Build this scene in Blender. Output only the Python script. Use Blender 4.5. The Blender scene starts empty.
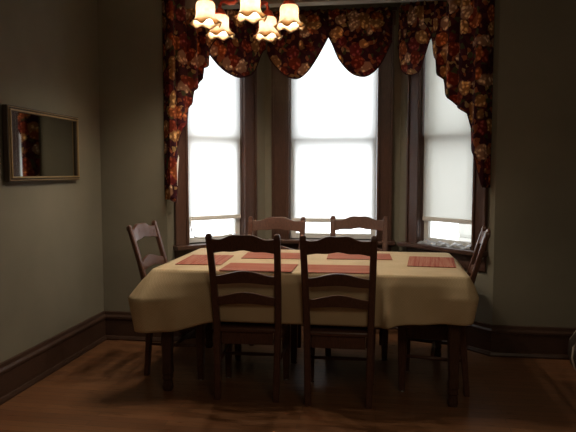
import bpy, bmesh, random
from math import *
from mathutils import Vector, Matrix
random.seed(7)
scene = bpy.context.scene
COL = scene.collection

# ---------------------------------------------------------------- materials
def mat(name, color=(.5,.5,.5), rough=.6, spec=.4, metal=0.0):
    m = bpy.data.materials.new(name); m.use_nodes = True
    b = m.node_tree.nodes['Principled BSDF']
    b.inputs['Base Color'].default_value = (*color, 1)
    b.inputs['Roughness'].default_value = rough
    b.inputs['Specular IOR Level'].default_value = spec
    b.inputs['Metallic'].default_value = metal
    return m, m.node_tree.nodes, m.node_tree.links, b

def ramp(n, stops, mode='LINEAR'):
    r = n.new('ShaderNodeValToRGB'); r.color_ramp.interpolation = mode
    e = r.color_ramp.elements
    while len(e) < len(stops): e.new(.5)
    for i, (p, c) in enumerate(stops):
        e[i].position = p; e[i].color = (*c, 1)
    return r

def coords(n, l, scale=(1,1,1), kind='Object', rot=(0,0,0)):
    t = n.new('ShaderNodeTexCoord'); mp = n.new('ShaderNodeMapping')
    mp.inputs['Scale'].default_value = scale; mp.inputs['Rotation'].default_value = rot
    l.new(t.outputs[kind], mp.inputs['Vector']); return mp.outputs['Vector']

def noise(n, l, vec, scale, detail=4, rough=.55):
    t = n.new('ShaderNodeTexNoise'); t.inputs['Scale'].default_value = scale
    t.inputs['Detail'].default_value = detail; t.inputs['Roughness'].default_value = rough
    l.new(vec, t.inputs['Vector']); return t.outputs['Fac']

def bump(n, l, b, h, strength=.2, dist=.01):
    k = n.new('ShaderNodeBump'); k.inputs['Strength'].default_value = strength
    k.inputs['Distance'].default_value = dist
    l.new(h, k.inputs['Height']); l.new(k.outputs['Normal'], b.inputs['Normal'])

def wood(name, c1, c2, rough=.35, scale=(3,3,30), rot=(0,0,0), spec=.4):
    m, n, l, b = mat(name, c1, rough, spec)
    v = coords(n, l, scale, rot=rot)
    f = noise(n, l, v, 6, 5)
    r = ramp(n, [(.3, c1), (.7, c2)]); l.new(f, r.inputs['Fac'])
    l.new(r.outputs['Color'], b.inputs['Base Color']); bump(n, l, b, f, .12, .003)
    return m

def painted(name, c, var=.12, rough=.75):
    m, n, l, b = mat(name, c, rough, .25)
    v = coords(n, l)
    f = noise(n, l, v, 1.6, 5)
    r = ramp(n, [(.3, tuple(x*(1-var) for x in c)), (.7, tuple(x*(1+var) for x in c))])
    l.new(f, r.inputs['Fac']); l.new(r.outputs['Color'], b.inputs['Base Color'])
    bump(n, l, b, noise(n, l, v, 160, 3), .15, .002)
    return m

WALL = painted('olive_wall_paint', (.180,.162,.120))
CEIL = painted('ceiling_paint', (.42,.38,.31), .05)
TRIM = wood('dark_trim_wood', (.050,.024,.016), (.090,.042,.028), .34, (40,40,3))
TRIMH = wood('dark_baseboard_wood', (.040,.021,.014), (.070,.035,.022), .38, (3,3,40))
CHAIR = wood('red_brown_chair_wood', (.060,.026,.017), (.110,.047,.030), .36, (25,25,5))
TABLEW = wood('dark_table_wood', (.040,.018,.012), (.07,.032,.02), .35, (25,25,4))
SASH, *_ = mat('painted_sash', (.72,.72,.70), .5)

def floor_mat():
    m, n, l, b = mat('oak_strip_floor', (.2,.1,.05), .3, .4)
    v = coords(n, l)
    br = n.new('ShaderNodeTexBrick')
    br.inputs['Scale'].default_value = 1; br.inputs['Brick Width'].default_value = 1.1
    br.inputs['Row Height'].default_value = .06; br.inputs['Mortar Size'].default_value = .0012
    br.inputs['Color1'].default_value = (.175,.075,.034,1); br.inputs['Color2'].default_value = (.235,.105,.046,1)
    br.inputs['Mortar'].default_value = (.04,.018,.009,1); br.offset = .37
    l.new(v, br.inputs['Vector'])
    v2 = coords(n, l, (2,35,1)); g = noise(n, l, v2, 3, 6)
    rr = ramp(n, [(.3,(.62,.62,.62)), (.7,(1.15,1.15,1.15))]); l.new(g, rr.inputs['Fac'])
    mx = n.new('ShaderNodeMixRGB'); mx.blend_type = 'MULTIPLY'; mx.inputs['Fac'].default_value = .9
    l.new(br.outputs['Color'], mx.inputs['Color1']); l.new(rr.outputs['Color'], mx.inputs['Color2'])
    l.new(mx.outputs['Color'], b.inputs['Base Color'])
    rg = ramp(n, [(.3,(.26,)*3), (.7,(.42,)*3)]); l.new(g, rg.inputs['Fac']); l.new(rg.outputs['Color'], b.inputs['Roughness'])
    bump(n, l, b, br.outputs['Fac'], -.25, .002)
    return m
FLOOR = floor_mat()

def floral_mat():
    m, n, l, b = mat('floral_valance_cloth', (.1,.02,.02), .8, .15)
    v = coords(n, l)
    nz = n.new('ShaderNodeTexNoise'); nz.inputs['Scale'].default_value = 14; l.new(v, nz.inputs['Vector'])
    add = n.new('ShaderNodeVectorMath'); add.operation = 'MULTIPLY_ADD'
    add.inputs[1].default_value = (.05,.05,.05); l.new(nz.outputs['Color'], add.inputs[0]); l.new(v, add.inputs[2])
    vo = n.new('ShaderNodeTexVoronoi'); vo.inputs['Scale'].default_value = 9.2; l.new(add.outputs['Vector'], vo.inputs['Vector'])
    vf = n.new('ShaderNodeTexVoronoi'); vf.inputs['Scale'].default_value = 33; l.new(add.outputs['Vector'], vf.inputs['Vector'])
    # the flower colour of each cell
    sep = n.new('ShaderNodeSeparateColor'); l.new(vo.outputs['Color'], sep.inputs['Color'])
    fc = ramp(n, [(0,(.48,.10,.05)), (.22,(.75,.26,.09)), (.45,(.90,.58,.24)), (.72,(.95,.70,.44)), (.90,(.42,.08,.07))], 'CONSTANT')
    l.new(sep.outputs['Red'], fc.inputs['Fac'])
    # petals
    pr = ramp(n, [(.12,(1.4,1.4,1.4)), (.5,(.30,.16,.14))]); l.new(vf.outputs['Distance'], pr.inputs['Fac'])
    mul = n.new('ShaderNodeMixRGB'); mul.blend_type = 'MULTIPLY'; mul.inputs['Fac'].default_value = .85
    l.new(fc.outputs['Color'], mul.inputs['Color1']); l.new(pr.outputs['Color'], mul.inputs['Color2'])
    # ground with small leaves
    sep2 = n.new('ShaderNodeSeparateColor'); l.new(vf.outputs['Color'], sep2.inputs['Color'])
    gr = ramp(n, [(0,(.060,.013,.02)), (.48,(.10,.02,.024)), (.72,(.34,.10,.04)), (.84,(.40,.24,.10)), (.91,(.08,.07,.03))], 'CONSTANT')
    l.new(sep2.outputs['Green'], gr.inputs['Fac'])
    mask = ramp(n, [(.46,(1,1,1)), (.54,(0,0,0))]); l.new(vo.outputs['Distance'], mask.inputs['Fac'])
    mx = n.new('ShaderNodeMixRGB'); l.new(mask.outputs['Color'], mx.inputs['Fac'])
    l.new(gr.outputs['Color'], mx.inputs['Color1']); l.new(mul.outputs['Color'], mx.inputs['Color2'])
    l.new(mx.outputs['Color'], b.inputs['Base Color'])
    tr = n.new('ShaderNodeBsdfTranslucent'); l.new(mx.outputs['Color'], tr.inputs['Color'])
    ms = n.new('ShaderNodeMixShader'); ms.inputs['Fac'].default_value = .4
    out = n['Material Output']
    l.new(b.outputs['BSDF'], ms.inputs[1]); l.new(tr.outputs['BSDF'], ms.inputs[2]); l.new(ms.outputs['Shader'], out.inputs['Surface'])
    return m
FLORAL = floral_mat()
FTRIM, *_ = mat('valance_hem_cord', (.055,.018,.02), .8, .1)
LINING, *_ = mat('valance_lining', (.75,.72,.68), .8, .1)

def shade_mat(name, c, tr_c):
    m, n, l, b = mat(name, c, .8, .1)
    v = coords(n, l, (1,1,1))
    f = noise(n, l, v, 300, 2); r = ramp(n, [(.3, tuple(x*.93 for x in tr_c)), (.7, tr_c)]); l.new(f, r.inputs['Fac'])
    t = n.new('ShaderNodeBsdfTranslucent'); l.new(r.outputs['Color'], t.inputs['Color'])
    ms = n.new('ShaderNodeMixShader'); ms.inputs['Fac'].default_value = .82
    l.new(b.outputs['BSDF'], ms.inputs[1]); l.new(t.outputs['BSDF'], ms.inputs[2])
    l.new(ms.outputs['Shader'], n['Material Output'].inputs['Surface'])
    return m
SHADE = shade_mat('roller_shade_cloth', (.7,.7,.68), (.80,.80,.79))
SHADE_R = shade_mat('cream_roller_shade_cloth', (.7,.69,.64), (.70,.69,.65))
HEM, *_ = mat('shade_hem_bar', (.72,.70,.66), .6, .2)

def glass_mat():
    m = bpy.data.materials.new('window_glass'); m.use_nodes = True
    n, l = m.node_tree.nodes, m.node_tree.links; n.clear()
    o = n.new('ShaderNodeOutputMaterial'); t = n.new('ShaderNodeBsdfTransparent'); g = n.new('ShaderNodeBsdfGlossy')
    t.inputs['Color'].default_value = (.95,.96,.96,1); g.inputs['Roughness'].default_value = .02
    ms = n.new('ShaderNodeMixShader'); ms.inputs['Fac'].default_value = .06
    l.new(t.outputs[0], ms.inputs[1]); l.new(g.outputs[0], ms.inputs[2]); l.new(ms.outputs[0], o.inputs['Surface'])
    return m
GLASS = glass_mat()

def cloth_mat():
    m, n, l, b = mat('cream_checked_tablecloth', (.6,.45,.24), .8, .15)
    v = coords(n, l, (125,125,125))
    w1 = n.new('ShaderNodeTexChecker'); w1.inputs['Scale'].default_value = 1
    w1.inputs['Color1'].default_value = (.56,.44,.28,1); w1.inputs['Color2'].default_value = (.50,.39,.24,1)
    l.new(v, w1.inputs['Vector'])
    v2 = coords(n, l, (3,3,3)); f = noise(n, l, v2, 2, 4)
    r = ramp(n, [(.3,(.9,.88,.85)), (.7,(1.05,1.05,1.05))]); l.new(f, r.inputs['Fac'])
    mx = n.new('ShaderNodeMixRGB'); mx.blend_type = 'MULTIPLY'; mx.inputs['Fac'].default_value = 1
    l.new(w1.outputs['Color'], mx.inputs['Color1']); l.new(r.outputs['Color'], mx.inputs['Color2'])
    l.new(mx.outputs['Color'], b.inputs['Base Color'])
    v3 = coords(n, l, (1,1,1)); bump(n, l, b, noise(n, l, v3, 250, 2), .12, .002)
    return m
CLOTH = cloth_mat()

def mat_mat():
    m, n, l, b = mat('red_striped_placemat', (.5,.1,.06), .85, .1)
    t = n.new('ShaderNodeTexCoord'); mp = n.new('ShaderNodeMapping'); mp.inputs['Scale'].default_value = (1,55,1)
    l.new(t.outputs['Object'], mp.inputs['Vector'])
    f = noise(n, l, mp.outputs['Vector'], 1.0, 3, .7)
    r = ramp(n, [(.30,(.19,.042,.032)), (.44,(.31,.085,.055)), (.55,(.40,.18,.12)), (.62,(.28,.065,.045)), (.72,(.52,.33,.22))])
    l.new(f, r.inputs['Fac']); l.new(r.outputs['Color'], b.inputs['Base Color'])
    v3 = coords(n, l, (1,1,1)); bump(n, l, b, noise(n, l, v3, 220, 2), .25, .003)
    return m
MATM = mat_mat()
BRASS, *_ = mat('dull_gilt_frame', (.36,.25,.12), .42, .5, .55)
BRONZE, *_ = mat('bronze_lamp_body', (.20,.11,.05), .35, .5, .7)
REDM, *_ = mat('red_lamp_arm', (.42,.055,.022), .3, .5)
MIRROR, *_ = mat('mirror_glass', (.42,.42,.39), .04, .5, 1.0)
FRAMESIDE, *_ = mat('dark_frame_side', (.06,.04,.025), .5)
GLIDE, *_ = mat('metal_glide', (.6,.62,.65), .2, .5, 1.0)
FILM, _n, _l, _b = mat('draught_film', (.30,.31,.33), .3, .5)
LEATHER, *_ = mat('brown_pouf_leather', (.035,.022,.015), .5, .4)
SEAM, *_ = mat('pale_pouf_piping', (.5,.42,.34), .6, .3)

def lampglass():
    m, n, l, b = mat('frosted_lamp_glass', (.85,.78,.66), .35, .4)
    v = coords(n, l)
    t = n.new('ShaderNodeBsdfTranslucent')
    f = noise(n, l, v, 40, 3); r = ramp(n, [(.3,(.80,.70,.56)), (.7,(.93,.87,.78))]); l.new(f, r.inputs['Fac'])
    # amber rim tint; the ruffle's weaker light is also darkened into this colour
    sx = n.new('ShaderNodeSeparateXYZ'); l.new(v, sx.inputs['Vector'])
    mr = n.new('ShaderNodeMapRange'); mr.inputs['From Min'].default_value = -.716; mr.inputs['From Max'].default_value = -.682
    l.new(sx.outputs['Z'], mr.inputs['Value'])
    rt = ramp(n, [(0,(.30,.20,.12)), (.55,(.55,.42,.28)), (1,(1,1,1))]); l.new(mr.outputs['Result'], rt.inputs['Fac'])
    mm = n.new('ShaderNodeMixRGB'); mm.blend_type = 'MULTIPLY'; mm.inputs['Fac'].default_value = 1
    l.new(r.outputs['Color'], mm.inputs['Color1']); l.new(rt.outputs['Color'], mm.inputs['Color2'])
    l.new(mm.outputs['Color'], t.inputs['Color']); l.new(mm.outputs['Color'], b.inputs['Base Color'])
    ms = n.new('ShaderNodeMixShader'); ms.inputs['Fac'].default_value = .7
    l.new(b.outputs['BSDF'], ms.inputs[1]); l.new(t.outputs['BSDF'], ms.inputs[2])
    l.new(ms.outputs['Shader'], n['Material Output'].inputs['Surface'])
    return m
LAMPGLASS = lampglass()
BULB, _n, _l, _b = mat('lit_bulb', (1,.9,.7), .5)
_b.inputs['Emission Color'].default_value = (1,.85,.66,1); _b.inputs['Emission Strength'].default_value = 520

# ---------------------------------------------------------------- geometry helpers
class MB:
    def __init__(s, f=None): s.v=[]; s.f=[]; s.x=f or (lambda p: p)
    def add(s, vs, fs):
        k=len(s.v); s.v += [tuple(s.x(p)) for p in vs]; s.f += [tuple(k+i for i in q) for q in fs]
    def box(s, a, b):
        x0,y0,z0=a; x1,y1,z1=b
        s.add([(x0,y0,z0),(x1,y0,z0),(x1,y1,z0),(x0,y1,z0),(x0,y0,z1),(x1,y0,z1),(x1,y1,z1),(x0,y1,z1)],
              [(0,3,2,1),(4,5,6,7),(0,1,5,4),(1,2,6,5),(2,3,7,6),(3,0,4,7)])
    def loft(s, rings, caps=True, closed=True):
        n=len(rings[0]); vs=[p for r in rings for p in r]; fs=[]
        for i in range(len(rings)-1):
            for j in range(n if closed else n-1):
                a=i*n+j; b=i*n+(j+1)%n; fs.append((a,b,b+n,a+n))
        if caps and closed:
            fs.append(tuple(range(n-1,-1,-1))); fs.append(tuple(range((len(rings)-1)*n, len(rings)*n)))
        s.add(vs, fs)
    def tube(s, pts, rad, n=10):
        pts=[Vector(p) for p in pts]; rings=[]
        for i,p in enumerate(pts):
            d=(pts[min(i+1,len(pts)-1)]-pts[max(i-1,0)]).normalized()
            up=Vector((0,0,1)) if abs(d.z)<.9 else Vector((1,0,0))
            a=d.cross(up).normalized(); b=d.cross(a)
            r=rad[i] if isinstance(rad,(list,tuple)) else rad
            rings.append([p+a*(r*cos(2*pi*k/n))+b*(r*sin(2*pi*k/n)) for k in range(n)])
        s.loft(rings)
    def bar(s, secs, ch=.25):
        """secs: (centre, halfx, halfy) cross-sections stacked along the bar, chamfered"""
        rings=[]
        for (c,hx,hy) in secs:
            x,y,z=c; cx,cy=hx*ch,hy*ch
            rings.append([(x-hx+cx,y-hy,z),(x+hx-cx,y-hy,z),(x+hx,y-hy+cy,z),(x+hx,y+hy-cy,z),(x+hx-cx,y+hy,z),(x-hx+cx,y+hy,z),(x-hx,y+hy-cy,z),(x-hx,y-hy+cy,z)])
        s.loft(rings)
    def lathe(s, prof, c=(0,0,0), n=24):
        rings=[[(c[0]+r*cos(2*pi*k/n), c[1]+r*sin(2*pi*k/n), c[2]+z) for k in range(n)] for r,z in prof]
        s.loft(rings)
    def grid(s, P):
        n=len(P[0]); s.add([p for r in P for p in r],[(i*n+j,i*n+j+1,(i+1)*n+j+1,(i+1)*n+j) for i in range(len(P)-1) for j in range(n-1)])
    def build(s, name, m, parent=None, smooth=False, bevel=0, solid=0, loc=None, fix=True):
        me=bpy.data.meshes.new(name)
        k=Vector(loc) if loc else Vector((0,0,0))
        me.from_pydata([tuple(Vector(v)-k) for v in s.v],[],s.f)
        if fix:
            bm=bmesh.new(); bm.from_mesh(me); bmesh.ops.recalc_face_normals(bm, faces=bm.faces); bm.to_mesh(me); bm.free()
        me.materials.append(m)
        if smooth:
            for p in me.polygons: p.use_smooth=True
        o=bpy.data.objects.new(name, me); COL.objects.link(o); o.location=k
        if parent: o.parent=parent
        if solid:
            q=o.modifiers.new('solid','SOLIDIFY'); q.thickness=solid; q.offset=0
        if bevel:
            q=o.modifiers.new('bevel','BEVEL'); q.width=bevel; q.segments=2; q.limit_method='ANGLE'
        return o

def tag(o, label=None, cat=None, group=None, kind=None):
    if label: o['label']=label
    if cat: o['category']=cat
    if group: o['group']=group
    if kind: o['kind']=kind
    return o
def empty(name, loc=(0,0,0), rz=0):
    o=bpy.data.objects.new(name,None); COL.objects.link(o); o.location=loc; o.rotation_euler=(0,0,rz); o.empty_display_size=.1
    return o
def copy_tree(o, parent=None):
    c=o.copy(); COL.objects.link(c)
    if parent: c.parent=parent
    for ch in o.children: copy_tree(ch,c)
    return c
def struct(o, label, cat): return tag(o,label,cat,None,'structure')

# ---------------------------------------------------------------- room shell
XL,XR,YB,YF,ZC = -2.15, 2.05, 4.45, -1.3, 3.02
q=sqrt(.5)
def frame(o,d,n): return lambda p: (o[0]+d[0]*p[0]+n[0]*p[1], o[1]+d[1]*p[0]+n[1]*p[1], p[2])
LWALL=frame((-.963,5.1),(-q,-q),(q,-q)); CWALL=frame((-.963,5.1),(1,0),(0,-1)); RWALL=frame((.18,5.1),(q,-q),(-q,-q))
SIDE=.92; MID=1.143
b=MB(); b.box((XL-.15,YF-.15,-.1),(XR+.15,5.4,0)); struct(b.build('floor',FLOOR),'reddish brown oak strip floor','floor')
b=MB(); b.box((XL-.15,YF-.15,ZC),(XR+.15,5.4,ZC+.1)); struct(b.build('ceiling',CEIL),'plain plaster ceiling of the dining room','ceiling')
b=MB(); b.box((XL-.15,YF-.15,0),(XL,YB+.14,ZC)); struct(b.build('wall_left',WALL),'dark olive wall on the left with the framed mirror','wall')
b=MB(); b.box((XR,YF-.15,0),(XR+.15,YB+.14,ZC)); struct(b.build('wall_right',WALL),'olive wall on the right beyond the frame','wall')
b=MB(); b.box((XL,YF-.15,0),(XR,YF,ZC)); struct(b.build('wall_front',WALL),'olive wall behind the camera','wall')
b=MB(); b.box((XL,YB,0),(-1.613,YB+.12,ZC)); struct(b.build('wall_back_left',WALL),'dark olive back wall left of the bay','wall')
b=MB(); b.box((.83,YB,0),(XR,YB+.12,ZC)); struct(b.build('wall_back_right',WALL),'dark olive back wall right of the bay','wall')
b=MB(); b.box((-1.613,YB,2.565),(.83,YB+.1,ZC)); struct(b.build('trim_header',painted('header_paint',(.22,.195,.15),.05)),'pale header beam over the bay opening','beam')
Z0,Z1=.755,2.52
OPEN={'L':(LWALL,.215,.755,SIDE),'C':(CWALL,.205,.965,MID),'R':(RWALL,.215,.755,SIDE)}
WN={'L':('wall_bay_left','olive bay wall around the left window'),'C':('wall_bay_center','olive bay wall around the middle window'),'R':('wall_bay_right','olive bay wall around the right window')}
for k,(f,a,c,ln) in OPEN.items():
    b=MB(f); t=-.13
    b.box((-.02 if k!='C' else 0,t,0),(a,0,ZC)); b.box((c,t,0),(ln,0,ZC)); b.box((a,t,0),(c,0,Z0)); b.box((a,t,Z1),(c,0,ZC))
    struct(b.build(WN[k][0],WALL,fix=False),WN[k][1],'wall')

# baseboards: tall board, cap moulding and shoe
def baseboard(name,f,s0,s1,label,m0=0,m1=0):
    prof=[(0,0),(.032,0),(.034,.012),(.026,.03),(.018,.034),(.018,.165),(.026,.172),(.026,.186),(.014,.2),(.012,.222),(0,.226)]
    b=MB(f); rings=[]
    for s,mi in ((s0,m0),(s1,m1)): rings.append([(s+mi*n,n,z) for n,z in prof])
    b.loft(rings); struct(b.build(name,TRIMH),label,'baseboard')
baseboard('baseboard_left',frame((XL,YB),(0,-1),(1,0)),0,YB-YF,'tall dark wood baseboard along the left wall',1)
baseboard('baseboard_back_left',frame((XL,YB),(1,0),(0,-1)),0,.537,'dark baseboard under the back wall left of the bay',1,.4)
baseboard('baseboard_back_right',frame((.83,YB),(1,0),(0,-1)),0,XR-.83,'dark baseboard under the back wall right of the bay',-.4)
baseboard('baseboard_bay_left',LWALL,0,SIDE,'dark baseboard under the left bay window',.4,.4)
baseboard('baseboard_bay_center',CWALL,0,MID,'dark baseboard under the middle bay window',.4,-.4)
baseboard('baseboard_bay_right',RWALL,0,SIDE,'dark baseboard under the right bay window',.4,.4)

# ---------------------------------------------------------------- windows
def window(name,k,c0,c1,label,lm,rm):
    f,a,c,ln=OPEN[k]; p=struct(empty(name,f(((a+c)/2,0,0))),label,'window'); bpy.context.view_layer.update()
    L=p.location.copy()
    def bld(b,nm,m,**kw):
        b.v=[(x-L.x,y-L.y,z-L.z) for x,y,z in b.v]; return b.build(nm,m,p,**kw)
    for s0,s1 in ((c0,a+.008),(c-.008,c1)):
        b=MB(f); b.box((s0,0,Z0-.005),(s1,.022,Z1+.005)); b.box((s0,.022,Z0-.005),(s0+.02,.034,Z1+.005)); b.box((s1-.02,.022,Z0-.005),(s1,.034,Z1+.005))
        bld(b,'side_casing',TRIM,bevel=.004)
    b=MB(f); b.box((c0-.01,0,Z1+.004),(c1+.01,.028,Z1+.13)); b.box((c0-.025,0,Z1+.12),(c1+.02,.05,Z1+.145)); bld(b,'head_casing',TRIM,bevel=.004)
    b=MB(f); b.box((c0-lm,-.06,Z0-.035),(c1+rm,.075,Z0)); bld(b,'window_stool',TRIM,bevel=.006)
    b=MB(f); b.box((c0,0,Z0-.15),(c1,.02,Z0-.034)); bld(b,'apron',TRIM,bevel=.004)
    b=MB(f)                                                  # jamb lining
    b.box((a-.001,-.125,Z0),(a+.012,0.0,Z1)); b.box((c-.012,-.125,Z0),(c+.001,0.0,Z1)); b.box((a,-.125,Z1-.012),(c,0,Z1)); bld(b,'jamb',TRIM)
    zm=1.59
    for nm,z0,z1,n0,n1,bot in (('upper_sash',zm-.035,Z1-.01,-.12,-.085,.07),('lower_sash',Z0+.002,zm+.035,-.082,-.047,.045)):
        b=MB(f); st=.045; e0,e1=a+.013,c-.013
        b.box((e0,n0,z0),(e0+st,n1,z1)); b.box((e1-st,n0,z0),(e1,n1,z1))
        b.box((e0+st,n0,z0),(e1-st,n1,z0+bot)); b.box((e0+st,n0,z1-.05),(e1-st,n1,z1)); s=bld(b,nm,SASH,bevel=.003)
        g=MB(f); nn=(n0+n1)/2; g.grid([[(e0+st-.005,nn,z0+bot-.005),(e1-st+.005,nn,z0+bot-.005)],[(e0+st-.005,nn,z1-.045),(e1-st+.005,nn,z1-.045)]])
        g.v=[(x-L.x,y-L.y,z-L.z) for x,y,z in g.v]; g.build('pane',GLASS,s)
    return p
window('window_1','L',.10,.862,'narrow left window of the bay in dark wood casing',.055,.01)
window('window_2','C',.062,1.082,'wide middle window of the bay in dark wood casing',.03,.03)
window('window_3','R',.10,.862,'narrow right window of the bay in dark wood casing',.055,.01)

def shade(k,m,label,zh):
    f,a,c,ln=OPEN[k]; n=-.024; e0,e1=a+.020,c-.020
    base=f(((a+c)/2,n,zh)); p=tag(empty('roller_shade',base),label,'window shade','roller shades in the bay'); L=Vector(base)
    def sh(b): b.v=[tuple(Vector(v)-L) for v in b.v]; return b
    b=MB(f); b.grid([[(e0+(e1-e0)*i/8,n,zh+(Z1-.05-zh)*j/20) for i in range(9)] for j in range(21)])
    sh(b).build('shade_cloth',m,p)
    b=MB(f); b.box((e0,n-.006,zh-.016),(e1,n+.006,zh+.018)); sh(b).build('hem_bar',HEM,p,bevel=.003)
    b=MB(f); b.tube([(e0-.005,n,Z1-.04),(e1+.005,n,Z1-.04)],.018); sh(b).build('roller',HEM,p,smooth=True)
    return p
shade('L',SHADE,'white roller shade glowing in the left bay window',.955)
shade('C',SHADE,'wide white roller shade glowing in the middle bay window',.915)
shade('R',SHADE_R,'cream roller shade in the right bay window',.955)

# loop of cord at the left window, crumpled film on the right window's stool
b=MB(LWALL); pts=[(.715,-.006,.965),(.712,-.006,.90),(.703,-.006,.85),(.680,-.006,.812),(.640,-.006,.80),(.55,-.006,.797),(.43,-.006,.80),(.33,-.006,.815)]
b.tube(pts,.0055,6); tag(b.build('shade_cord',HEM,None,smooth=True,loc=LWALL((.728,-.006,.955))),'grey cord drooping below the left window shade','cord')
b=MB(RWALL); P=[]
for j in range(15):
    r=[]
    for i in range(46):
        s=.215+.018+.50*i/45; v=j/14; a=pi*v
        hh=.022+.010*sin(s*43+1)+.008*sin(s*91)
        r.append((s, .0-.036*cos(a)+.004*sin(s*60+v*5), Z0+.002+hh*sin(a)*(1+.15*sin(s*130+v*9))))
    P.append(r)
b.grid(P); tag(b.build('draught_strip',FILM,None,smooth=True,loc=RWALL((.48,0,Z0))),'crumpled grey film lying along the right window ledge','plastic film')

# pale neighbouring house outside the right window
NB,*_=mat('pale_siding',(.42,.41,.37),.8)
b=MB(RWALL); b.box((-1.0,-2.3,-1),(2.2,-2.1,4.2))
for i in range(26): b.box((-1.0,-2.1,-1+i*.2),(2.2,-2.085,-1+i*.2+.16))
tag(b.build('neighboring_house',NB,None,loc=RWALL((.5,-2.2,-1))),'pale sided house wall seen outside the right window','house')

# ---------------------------------------------------------------- valances
def interp(pts,x):
    if x<=pts[0][0]: return pts[0][1]
    for (x0,y0),(x1,y1) in zip(pts,pts[1:]):
        if x<=x1: return y0+(y1-y0)*(x-x0)/(x1-x0) if x1>x0 else y1
    return pts[-1][1]
def smooth_interp(pts,x):
    # cosine-free Catmull-Rom through the measured points
    if x<=pts[0][0]: return pts[0][1]
    if x>=pts[-1][0]: return pts[-1][1]
    for i in range(len(pts)-1):
        if x<=pts[i+1][0]:
            p1,p2=pts[i],pts[i+1]; p0=pts[i-1] if i else p1; p3=pts[i+2] if i+2<len(pts) else p2
            h=p2[0]-p1[0]; t=(x-p1[0])/h
            m1=(p2[1]-p0[1])/(p2[0]-p0[0])*h if p2[0]>p0[0] else 0
            m2=(p3[1]-p1[1])/(p3[0]-p1[0])*h if p3[0]>p1[0] else 0
            return (2*t**3-3*t*t+1)*p1[1]+(t**3-2*t*t+t)*m1+(-2*t**3+3*t*t)*p2[1]+(t**3-t*t)*m2
def swag(f,bot,label,top=2.66,n0=.058,ph=0):
    s0,s1=bot[0][0],bot[-1][0]; NI,NJ=56,34; P=[]; hem=[]
    for j in range(NJ+1):
        v=j/NJ; r=[]
        for i in range(NI+1):
            u=i/NI; s=s0+(s1-s0)*u; zb=smooth_interp(bot,s); z=top+(zb-top)*v
            bulge=.055*sin(pi*u)**.8*sin(pi*min(1,v*.92+.04))
            gather=.010*sin(u*46+ph)*(1-v)**1.5+.006*sin(u*23+2+ph)*(1-v)
            # swooping folds that follow the hem
            fold=.011*sin(v*17+2.2*sin(pi*u)+ph)*sin(pi*u)*min(1,v*2)
            r.append((s,n0+bulge+gather+fold,z+ (.006*sin(u*46+ph) if j==0 else 0)))
        P.append(r)
    b=MB(f); b.grid(P); loc=f(((s0+s1)/2,n0,top))
    o=b.build('swag_valance',FLORAL,None,smooth=True,solid=.004,loc=loc); tag(o,label,'valance','floral swags over the bay windows')
    b=MB(f); b.tube([P[NJ][i] for i in range(0,NI+1)],.006,6); b.v=[tuple(Vector(v)-Vector(loc)) for v in b.v]
    b.build('hem_cord',FTRIM,o,smooth=True)
    return o
swag(LWALL,[(.03,2.36),(.07,2.32),(.15,2.16),(.225,2.115),(.304,2.098),(.38,2.115),(.454,2.151),(.54,2.23),(.585,2.30),(.615,2.42)],'floral swag over the left window beside the long left tail',ph=1)
swag(CWALL,[(.035,2.33),(.06,2.27),(.108,2.208),(.184,2.14),(.286,2.108),(.37,2.161),(.445,2.265),(.51,2.38),(.548,2.452)],'floral swag over the left half of the middle window',ph=0)
swag(CWALL,[(.546,2.452),(.58,2.385),(.635,2.26),(.735,2.146),(.841,2.112),(.92,2.15),(.985,2.23),(1.065,2.392)],'floral swag over the right half of the middle window',ph=2)
swag(RWALL,[(.02,2.35),(.05,2.19),(.10,2.125),(.162,2.103),(.22,2.105),(.262,2.13),(.30,2.22),(.345,2.33),(.40,2.43)],'small floral swag over the right window beside the long right tail',ph=3)

def jabot(f,pts,label,pleats,smax,lining=None,top=2.66,n0=.085):
    """cascading tail: hem steps given as (s, z of the hem); s grows toward the outer end"""
    s0=pts[0][0]; N=110; NJ=44; P=[]
    for j in range(NJ+1):
        v=j/NJ; r=[]
        for i in range(N+1):
            u=i/N; s=s0+(smax-s0)*u; zb=interp(pts,s); z=top+(zb-top)*v
            ph=u*pleats; tri=abs((ph%1)*2-1)
            r.append((s+.008*sin(ph*2*pi)*v, n0+.040*tri+.006*sin(u*40+v*3), z))
        nl=r[-1][1]
        for i in range(1,9): r.append((smax+.004,nl*(1-i/8)+.004,r[N][2]))
        P.append(r)
    b=MB(f); b.grid(P); loc=f(((s0+smax)/2,n0,top))
    o=b.build('valance_tail',FLORAL,None,smooth=True,solid=.004,loc=loc); tag(o,label,'valance','floral tails at the ends of the bay')
    b=MB(f); b.tube([P[NJ][i] for i in range(N+1)],.005,6); b.v=[tuple(Vector(v)-Vector(loc)) for v in b.v]; b.build('hem_cord',FTRIM,o,smooth=True)
    if lining:
        b=MB(f); b.add(lining,[tuple(range(len(lining)))]); b.v=[tuple(Vector(v)-Vector(loc)) for v in b.v]
        tag(b.build('lining',LINING,o,fix=False),'pale lining showing')
    return o
jabot(LWALL,[(.545,2.36),(.575,2.29),(.60,2.16),(.648,2.13),(.652,2.05),(.69,2.0),(.735,1.95),(.742,1.85),(.785,1.81),(.80,1.70),(.83,1.66),(.862,1.52),(.885,1.40),(.892,1.22),(.905,1.10),(.930,1.12)],
      'long floral cascade tail at the left end of the bay',4.2,.930,
      [(.868,.118,1.44),(.874,.118,1.46),(.896,.118,1.36),(.893,.118,1.26),(.886,.118,1.21),(.880,.118,1.33)])
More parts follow.
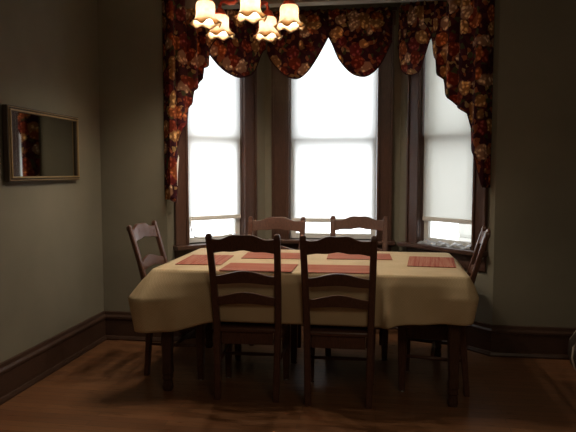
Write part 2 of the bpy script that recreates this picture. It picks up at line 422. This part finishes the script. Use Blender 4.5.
jabot(RWALL,[(.345,2.47),(.375,2.40),(.405,2.31),(.440,2.20),(.466,2.163),(.470,2.06),(.515,2.02),(.525,1.92),(.565,1.90),(.62,1.83),(.70,1.78),(.738,1.75),(.77,1.63),(.79,1.50),(.825,1.45),(.84,1.34),(.86,1.24),(.872,1.22)],
      'long floral cascade tail at the right end of the bay',4.4,.872)
# curtain poles carrying the valances, one per window
for f,a,c,lab in ((LWALL,.03,.915,'dark curtain rod over the left bay window'),(CWALL,.035,1.065,'dark curtain rod over the middle bay window'),(RWALL,.03,.858,'dark curtain rod over the right bay window')):
    L=Vector(f(((a+c)/2,.0,2.655))); r=tag(empty('curtain_rod',L),lab,'curtain rod','rods over the bay windows')
    b=MB(f); b.tube([(a,.028,2.655),(c,.028,2.655)],.009,10); b.v=[tuple(Vector(v)-L) for v in b.v]; b.build('rod',TRIM,r,smooth=True)
    for s in (a+.03,c-.03):
        b=MB(f); b.box((s-.01,0,2.64),(s+.01,.05,2.67)); b.v=[tuple(Vector(v)-L) for v in b.v]; b.build('bracket',TRIM,r)

# ---------------------------------------------------------------- wall mirror
p=tag(empty('wall_mirror',(XL+.006,3.625,1.495),.012),'gilt framed landscape mirror hanging on the left wall','mirror')
hy,hz,fw=.425,.222,.030
b=MB()
b.box((.0,-hy,-hz),(.03,hy,-hz+fw)); b.box((.0,-hy,hz-fw),(.03,hy,hz)); b.box((.0,-hy,-hz+fw),(.03,-hy+fw,hz-fw)); b.box((.0,hy-fw,-hz+fw),(.03,hy,hz-fw))
b.build('frame_back',FRAMESIDE,p)
b=MB(); e=.02
for s in (0,1):
    o=hy-.006-s*.014; z=hz-.006-s*.014; x0,x1=(.03,.036) if s==0 else (.03,.040)
    w=.005 if s==0 else .010
    b.box((x0,-o,-z),(x1,o,-z+w)); b.box((x0,-o,z-w),(x1,o,z)); b.box((x0,-o,-z+w),(x1,-o+w,z-w)); b.box((x0,o-w,-z+w),(x1,o,z-w))
b.build('gilt_moulding',BRASS,p,bevel=.003)
b=MB(); b.box((.010,-hy+fw-.004,-hz+fw-.004),(.018,hy-fw+.004,hz-fw+.004)); b.build('mirror_glass',MIRROR,p)

# ---------------------------------------------------------------- table, cloth, placemats
TX0,TX1,TY0,TY1,TZ=-1.325,.505,3.385,4.40,.745
tb=tag(empty('dining_table',((TX0+TX1)/2,(TY0+TY1)/2,0)),'long dark wood dining table under the cream tablecloth','table')
hx,hy=(TX1-TX0)/2,(TY1-TY0)/2
b=MB(); b.box((-hx,-hy,TZ-.028),(hx,hy,TZ)); b.build('tabletop',TABLEW,tb,bevel=.008)
b=MB(); ix,iy=hx-.07,hy-.052
b.box((-ix,-iy-.012,TZ-.12),(ix,-iy+.012,TZ-.029)); b.box((-ix,iy-.012,TZ-.12),(ix,iy+.012,TZ-.029)); b.box((-ix-.012,-iy,TZ-.12),(-ix+.012,iy,TZ-.029)); b.box((ix-.012,-iy,TZ-.12),(ix+.012,iy,TZ-.029))
b.build('apron',TABLEW,tb)
for sx in (-1,1):
    for sy in (-1,1):
        b=MB(); x,y=sx*ix,sy*iy
        b.bar([((x,y,.062),.022,.022),((x,y,.075),.029,.029),((x,y,.10),.027,.027),((x,y,.108),.031,.031),((x,y,.13),.031,.031),((x,y,.165),.028,.028),((x,y,.5),.036,.036),((x,y,TZ-.03),.038,.038)],.3)
        b.bar([((x,y,.0),.024,.024),((x,y,.02),.029,.029),((x,y,.064),.024,.024)],.4)
        b.build('leg',TABLEW,tb)

# cloth: top plus a draped skirt running round the edge
def cloth():
    CZ=TZ+.005; per=[]   # (x,y,nx,ny,corner weight,side)
    r=.035
    def side(a,c,nrm,n,tagc):
        for i in range(n):
            t=i/n; per.append((a[0]+(c[0]-a[0])*t,a[1]+(c[1]-a[1])*t,nrm[0],nrm[1],tagc))
    x0,x1,y0,y1=TX0-.004,TX1+.004,TY0-.004,TY1+.004
    def arc(cx,cy,a0,tagc,n=10):
        for i in range(n):
            a=a0+pi/2*i/n; per.append((cx+r*cos(a),cy+r*sin(a),cos(a),sin(a),tagc))
    side((x0+r,y0),(x1-r,y0),(0,-1),150,'f'); arc(x1-r,y0+r,-pi/2,'fr')
    side((x1,y0+r),(x1,y1-r),(1,0),90,'r'); arc(x1-r,y1-r,0,'br')
    side((x1-r,y1),(x0+r,y1),(0,1),150,'b'); arc(x0+r,y1-r,pi/2,'bl')
    side((x0,y1-r),(x0,y0+r),(-1,0),90,'l'); arc(x0+r,y0+r,pi,'fl')
    cs={'fl':(x0,y0),'fr':(x1,y0),'bl':(x0,y1),'br':(x1,y1)}
    def sm(x,a,b): t=min(1,max(0,(x-a)/(b-a))); return t*t*(3-2*t)
    def span(v,a,b,e=.06): return sm(v,a-e,a)*(1-sm(v,b,b+e))
    K=22; rings=[]
    for k in range(K+1):
        t=k/K; ring=[]
        for i,(x,y,nx,ny,sd) in enumerate(per):
            wl={c:exp(-((hypot(x-p[0],y-p[1]))/.17)**2) for c,p in cs.items()}
            w=max(wl.values())
            drop=.345-.05*sm(x,-1.2,-.2)-.035*sm(x,.0,.12)+.008*sin(x*5+1)
            drop+= .012*wl['fl']
            # chairs hold the hem up on their seats
            ch=0
            if sd=='f': ch=sm(x,-1.22,-.90)*(1-sm(x,.01,.07))
            elif sd=='b': ch=max(span(x,-.98,-.52),span(x,-.36,.10))
            elif sd=='l': ch=span(y,3.66,4.10)
            elif sd=='r': ch=span(y,3.52,4.02)
            drop=drop*(1-ch)+ch*.300
            fold=.022*sin(x*17+y*13)+.013*sin(x*31-y*23+2)
            out=.012*min(1,t*5)+(.035*t+fold*t)*(1-ch)-ch*.02*t
            # puff where the cloth meets the seat
            out+=ch*.012*sin(pi*t)
            peak=t/.45 if t<.45 else 1
            tail=0 if t<.45 else (t-.45)/.55
            out+=wl['fl']*(.115*peak-.065*tail)+wl['fr']*(.02*peak-.06*tail)+(wl['br']+wl['bl'])*(.10*peak-.03*tail)
            dx,dy=nx,ny
            # swing corner cloth out along the diagonal
            for c,pc in cs.items():
                if wl[c]>.02:
                    gx=(-1 if c[1]=='l' else 1); gy=(-1 if c[0]=='f' else 1)
                    dx+=gx*.8*wl[c]; dy+=gy*.8*wl[c]
            nn=hypot(dx,dy); dx/=nn; dy/=nn
            # rounded shoulder at the top edge
            z=CZ-drop*t-.0
            ring.append((x+dx*out,y+dy*out,z if k else CZ))
        rings.append(ring)
    b=MB(); n=len(per)
    vs=[p for rg in rings for p in rg]; fs=[]
    for k in range(K):
        for j in range(n):
            a=k*n+j; c=k*n+(j+1)%n; fs.append((a,c,c+n,a+n))
    # top: shrinking rings to the middle line
    cx,cy=(TX0+TX1)/2,(TY0+TY1)/2; base=len(vs)
    prev=list(range(n))
    for m_ in range(1,6):
        g=1-m_*.03; row=[]
        for (x,y,_,_,_) in per:
            row.append(len(vs)); vs.append((cx+(x-cx)*g,cy+(y-cy)*g,CZ+.0015))
        for j in range(n): fs.append((prev[(j+1)%n],prev[j],row[j],row[(j+1)%n]))
        prev=row
    fs.append(tuple(prev))
    b.add(vs,fs)
    o=b.build('tablecloth',CLOTH,None,smooth=True,solid=.003,loc=(cx,cy,CZ))
    return tag(o,'cream checked tablecloth draped over the long dining table','tablecloth')
cloth()

MZ=TZ+.0095
def placemat(cx,cy,w,d,rz,label):
    b=MB(); b.box((-w/2,-d/2,0),(w/2,d/2,.004))
    o=b.build('placemat',MATM,None,bevel=.001); o.location=(cx,cy,MZ); o.rotation_euler=(0,0,rz)
    tag(o,label,'placemat','red placemats on the tablecloth'); return o
first=placemat(-.70,3.525,.43,.29,0,'red placemat behind the front left chair back')
for cx,cy,rz,lab in ((-.22,3.53,.03,'red placemat behind the front right chair back'),
                     (-.69,4.04,.06+pi,'red placemat in front of the far left chair'),(-.12,4.09,.04+pi,'red placemat in front of the far right chair'),
                     (-1.11,3.785,-pi/2+.05,'red placemat at the left end of the table'),(.345,3.91,pi/2-.08,'red placemat at the right end of the table, fully in view')):
    o=copy_tree(first); o.location=(cx,cy,MZ); o.rotation_euler=(0,0,rz); o['label']=lab

# ---------------------------------------------------------------- ladder-back chairs (local: +y is the front)
def post_y(z):
    return -.225+.040*min(1,z/.44) if z<.44 else -.185-.115*((z-.44)/.55)**1.25*1.22
def post_x(z): return .172+.021*(z/.98)
def make_chair():
    root=empty('ladder_back_chair')
    for s in (-1,1):
        b=MB(); secs=[]
        for z in [0,.02,.1,.2,.3,.4,.44,.5,.58,.66,.74,.82,.9,.945]:
            hw=.019 if z<.44 else .0195-.002*(z-.44)
            hd=.017+.007*exp(-((z-.44)/.2)**2)-.003*(z/.98)
            if z==0: hw*=.85; hd*=.85
            secs.append(((s*post_x(z),post_y(z),z),hw,hd))
        for dz,g in ((.960,1.0),(.972,.95),(.982,.78),(.988,.4)):
            secs.append(((s*post_x(.97),post_y(.97),dz),.0185*g,.0155*g))
        b.bar(secs,.35); b.build('back_leg',CHAIR,root)
    def rail(name,top,bot):
        b=MB(); N=26; rings=[]; w=post_x(.75)-.006
        for i in range(N+1):
            u=-1+2*i/N; x=u*w; zt,zb=top(u),bot(u); rings.append([])
            for z,dy in ((zb,-.009),(zb,.009),(zt,.009),(zt,-.009)):
                rings[-1].append((x,post_y(min(z,.97))-.018*(1-u*u)+dy,z))
        b.loft(rings); b.build(name,CHAIR,root,bevel=.003)
    cb=lambda u: cos(pi*u)*.5+.5
    rail('crest_rail',lambda u:.953+.033*cb(u)-.004*cos(3*pi*u),lambda u:.877+.014*cb(u)+.003*cos(3*pi*u))
    rail('ladder_slat',lambda u:.738+.034*cb(u),lambda u:.686+.014*cb(u))
    rail('ladder_slat',lambda u:.612+.032*cb(u),lambda u:.562+.012*cb(u))
    # seat
    b=MB(); rings=[]
    for z,g in ((.396,.97),(.402,1.0),(.416,1.0),(.425,.975)):
        ring=[]
        for (x,y) in [(-.165,-.205),(-.10,-.207),(0,-.208),(.10,-.207),(.165,-.205),(.19,-.1),(.212,.06),(.222,.16),(.215,.195),(.15,.205),(0,.212),(-.15,.205),(-.215,.195),(-.222,.16),(-.212,.06),(-.19,-.1)]:
            ring.append((x*g,y*g,z))
        rings.append(ring)
    b.loft(rings); b.build('seat',CHAIR,root,bevel=.004)
    b=MB(); b.box((-.15,-.192,.325),(.15,-.170,.397)); b.box((-.175,.145,.335),(.175,.165,.397))
    for s in (-1,1):
        x0,x1=s*.165,s*.19; t=.010
        b.add([(x0-t,-.18,.33),(x0+t,-.18,.33),(x1+t,.15,.33),(x1-t,.15,.33),(x0-t,-.18,.397),(x0+t,-.18,.397),(x1+t,.15,.397),(x1-t,.15,.397)],[(0,3,2,1),(4,5,6,7),(0,1,5,4),(1,2,6,5),(2,3,7,6),(3,0,4,7)])
    b.build('seat_rail',CHAIR,root)
    for s in (-1,1):
        b=MB(); x=s*.188; y=.155
        b.bar([((x,y,.007),.017,.017),((x,y,.03),.019,.019),((x,y,.10),.021,.021),((x,y,.30),.026,.026),((x,y,.397),.027,.027)],.3)
        fl=b.build('front_leg',CHAIR,root); b=MB(); b.lathe([(.016,0),(.021,.001),(.021,.005),(.014,.008)],(x,y,0),16); b.build('metal_glide',GLIDE,fl,smooth=True)
        b=MB(); b.tube([(s*.172,post_y(.21),.21),(s*.18,-.02,.215),(s*.188,.155,.22)],[.009,.012,.009],8); b.build('stretcher',CHAIR,root,smooth=True)
    b=MB(); b.tube([(-.18,-.02,.215),(0,-.02,.215),(.18,-.02,.215)],[.009,.012,.009],8); b.build('stretcher',CHAIR,root,smooth=True)
    return root
chair=make_chair()
G='ladder-back chairs around the table'
def place(o,x,y,rz,label):
    o.location=(x,y,0); o.rotation_euler=(0,0,rz); o.scale=(1.06,1,1) if y>4 else (1,1,1); tag(o,label,'chair',G)
spots=[(-.75,3.565,.03,'dark ladder-back chair in front of the table, left of the near pair'),
       (-.215,3.555,0.02,'dark ladder-back chair in front of the table, right of the near pair'),
       (-.765,4.22,pi,'reddish ladder-back chair behind the table, left of the far pair'),
       (-.14,4.38,pi,'reddish ladder-back chair behind the table, right of the far pair'),
       (-1.255,3.84,-pi/2-.05,'ladder-back chair at the left end of the table, its slats catching light'),
       (.335,3.80,pi/2-.12,'ladder-back chair at the right end of the table, seen edge on')]
for i,(x,y,rz,lab) in enumerate(spots):
    place(chair if i==0 else copy_tree(chair),x,y,rz,lab)

# ---------------------------------------------------------------- chandelier
CX,CY,CZ=-.827,3.775,2.172
ch=tag(empty('chandelier',(CX,CY,ZC)),'five-light chandelier with ruffled glass bell shades hanging above the dining table','chandelier'); ch.scale=(1.115,)*3
def rel(z): return z-2.85-.033
b=MB(); b.lathe([(.005,rel(2.285)),(.012,rel(2.295)),(.03,rel(2.31)),(.05,rel(2.335)),(.055,rel(2.36)),(.04,rel(2.39)),(.02,rel(2.41)),(.028,rel(2.44)),(.028,rel(2.50)),(.014,rel(2.53)),(.01,rel(2.56))]); b.build('body',BRONZE,ch,smooth=True)
b=MB(); b.lathe([(.065,0),(.062,-.012),(.03,-.035),(.008,-.045)]); b.build('canopy',BRONZE,ch,smooth=True)
b=MB()
for i in range(11):
    z=-.05-i*.024
    pts=[(.009*cos(a)*(1 if i%2 else 0),.009*cos(a)*(0 if i%2 else 1),z+.015*sin(a)) for a in [2*pi*k/10 for k in range(11)]]
    b.tube(pts,.0025,5)
b.build('chain',BRONZE,ch,smooth=True)
RR=.243; a0=radians(-73)
for k in range(5):
    a=a0+k*2*pi/5; ux,uy=cos(a),sin(a); P=lambda r,z:(ux*r,uy*r,rel(z))
    b=MB(); b.tube([P(.03,2.37),P(.07,2.355),P(.11,2.34),P(.15,2.345),P(.19,2.365),P(.225,2.37),P(.243,2.35),P(.243,2.315)],[.012,.012,.013,.013,.012,.011,.011,.011],10); arm=b.build('arm',REDM,ch,smooth=True)
    b=MB(); c=P(RR,0); b.lathe([(.012,2.335-0),(.026,2.325),(.036,2.305),(.038,2.288),(.030,2.284)],(c[0],c[1],-2.85-.033)); b.build('fitter_cup',REDM,ch,smooth=True)
    N=64; prof=[(.030,.088),(.044,.084),(.050,.072),(.051,.05),(.050,.03),(.052,.012),(.057,-.002),(.066,-.015),(.077,-.026),(.084,-.034)]
    rings=[]
    for i,(r,z) in enumerate(prof):
        w=max(0,(i-4)/5)**1.6; ring=[]
        for j in range(N):
            t=2*pi*j/N; rr=r*(1+.07*w*cos(6*t)); ring.append((c[0]+rr*cos(t),c[1]+rr*sin(t),rel(CZ+.033)+z+.010*w*cos(6*t)))
        rings.append(ring)
    b=MB(); b.loft(rings,caps=False); b.build('glass_shade',LAMPGLASS,ch,smooth=True,solid=.003)
    b=MB(); b.lathe([(.002,.070),(.012,.068),(.014,.05),(.022,.032),(.026,.018),(.022,.004),(.012,-.004),(.002,-.006)],(c[0],c[1],rel(CZ+.033)),16); b.build('bulb',BULB,ch,smooth=True)

# ---------------------------------------------------------------- edge of a round pouf at the right of the frame
p=tag(empty('pouf',(1.555,4.12,0)),'dark round pouf with pale piping at the right edge','pouf')
R0=.29
prof=[(.18,0),(.235,.01),(.27,.05),(R0,.12),(.285,.19),(.25,.25),(.17,.285),(.02,.295)]
b=MB(); b.lathe(prof,(0,0,0),40); b.build('cushion',LEATHER,p,smooth=True)
for k in range(8):
    a=radians(190)+k*pi/4; b=MB(); b.tube([((r+.002)*cos(a),(r+.002)*sin(a),max(z,.006)) for r,z in prof],.007,6); b.build('piping',SEAM,p,smooth=True)

# ---------------------------------------------------------------- light, sky, camera
w=bpy.data.worlds.new('sky'); scene.world=w; w.use_nodes=True
bg=w.node_tree.nodes['Background']; bg.inputs['Color'].default_value=(.93,.97,1,1); bg.inputs['Strength'].default_value=3.9
la=bpy.data.lights.new('room_fill','AREA'); la.energy=14; la.size=1.2; la.color=(1,.80,.56)  # added fill light overhead out of view, not a fixture of the room
lo=bpy.data.objects.new('room_fill',la); COL.objects.link(lo); lo.location=(.7,.4,2.7); lo.rotation_euler=(radians(20),0,0)

cam=bpy.data.cameras.new('camera'); co=bpy.data.objects.new('camera',cam); COL.objects.link(co)
cam.sensor_width=36; cam.lens=36*600/576; cam.clip_start=.05
co.location=(0,0,1.33); co.rotation_euler=(pi/2-atan(44/600),0,radians(8.5))
scene.camera=co
scene.view_settings.view_transform='Standard'; scene.view_settings.look='None'
scene.cycles.max_bounces=8; scene.cycles.diffuse_bounces=5; scene.cycles.transmission_bounces=6; scene.cycles.transparent_max_bounces=8
scene.cycles.sample_clamp_indirect=6
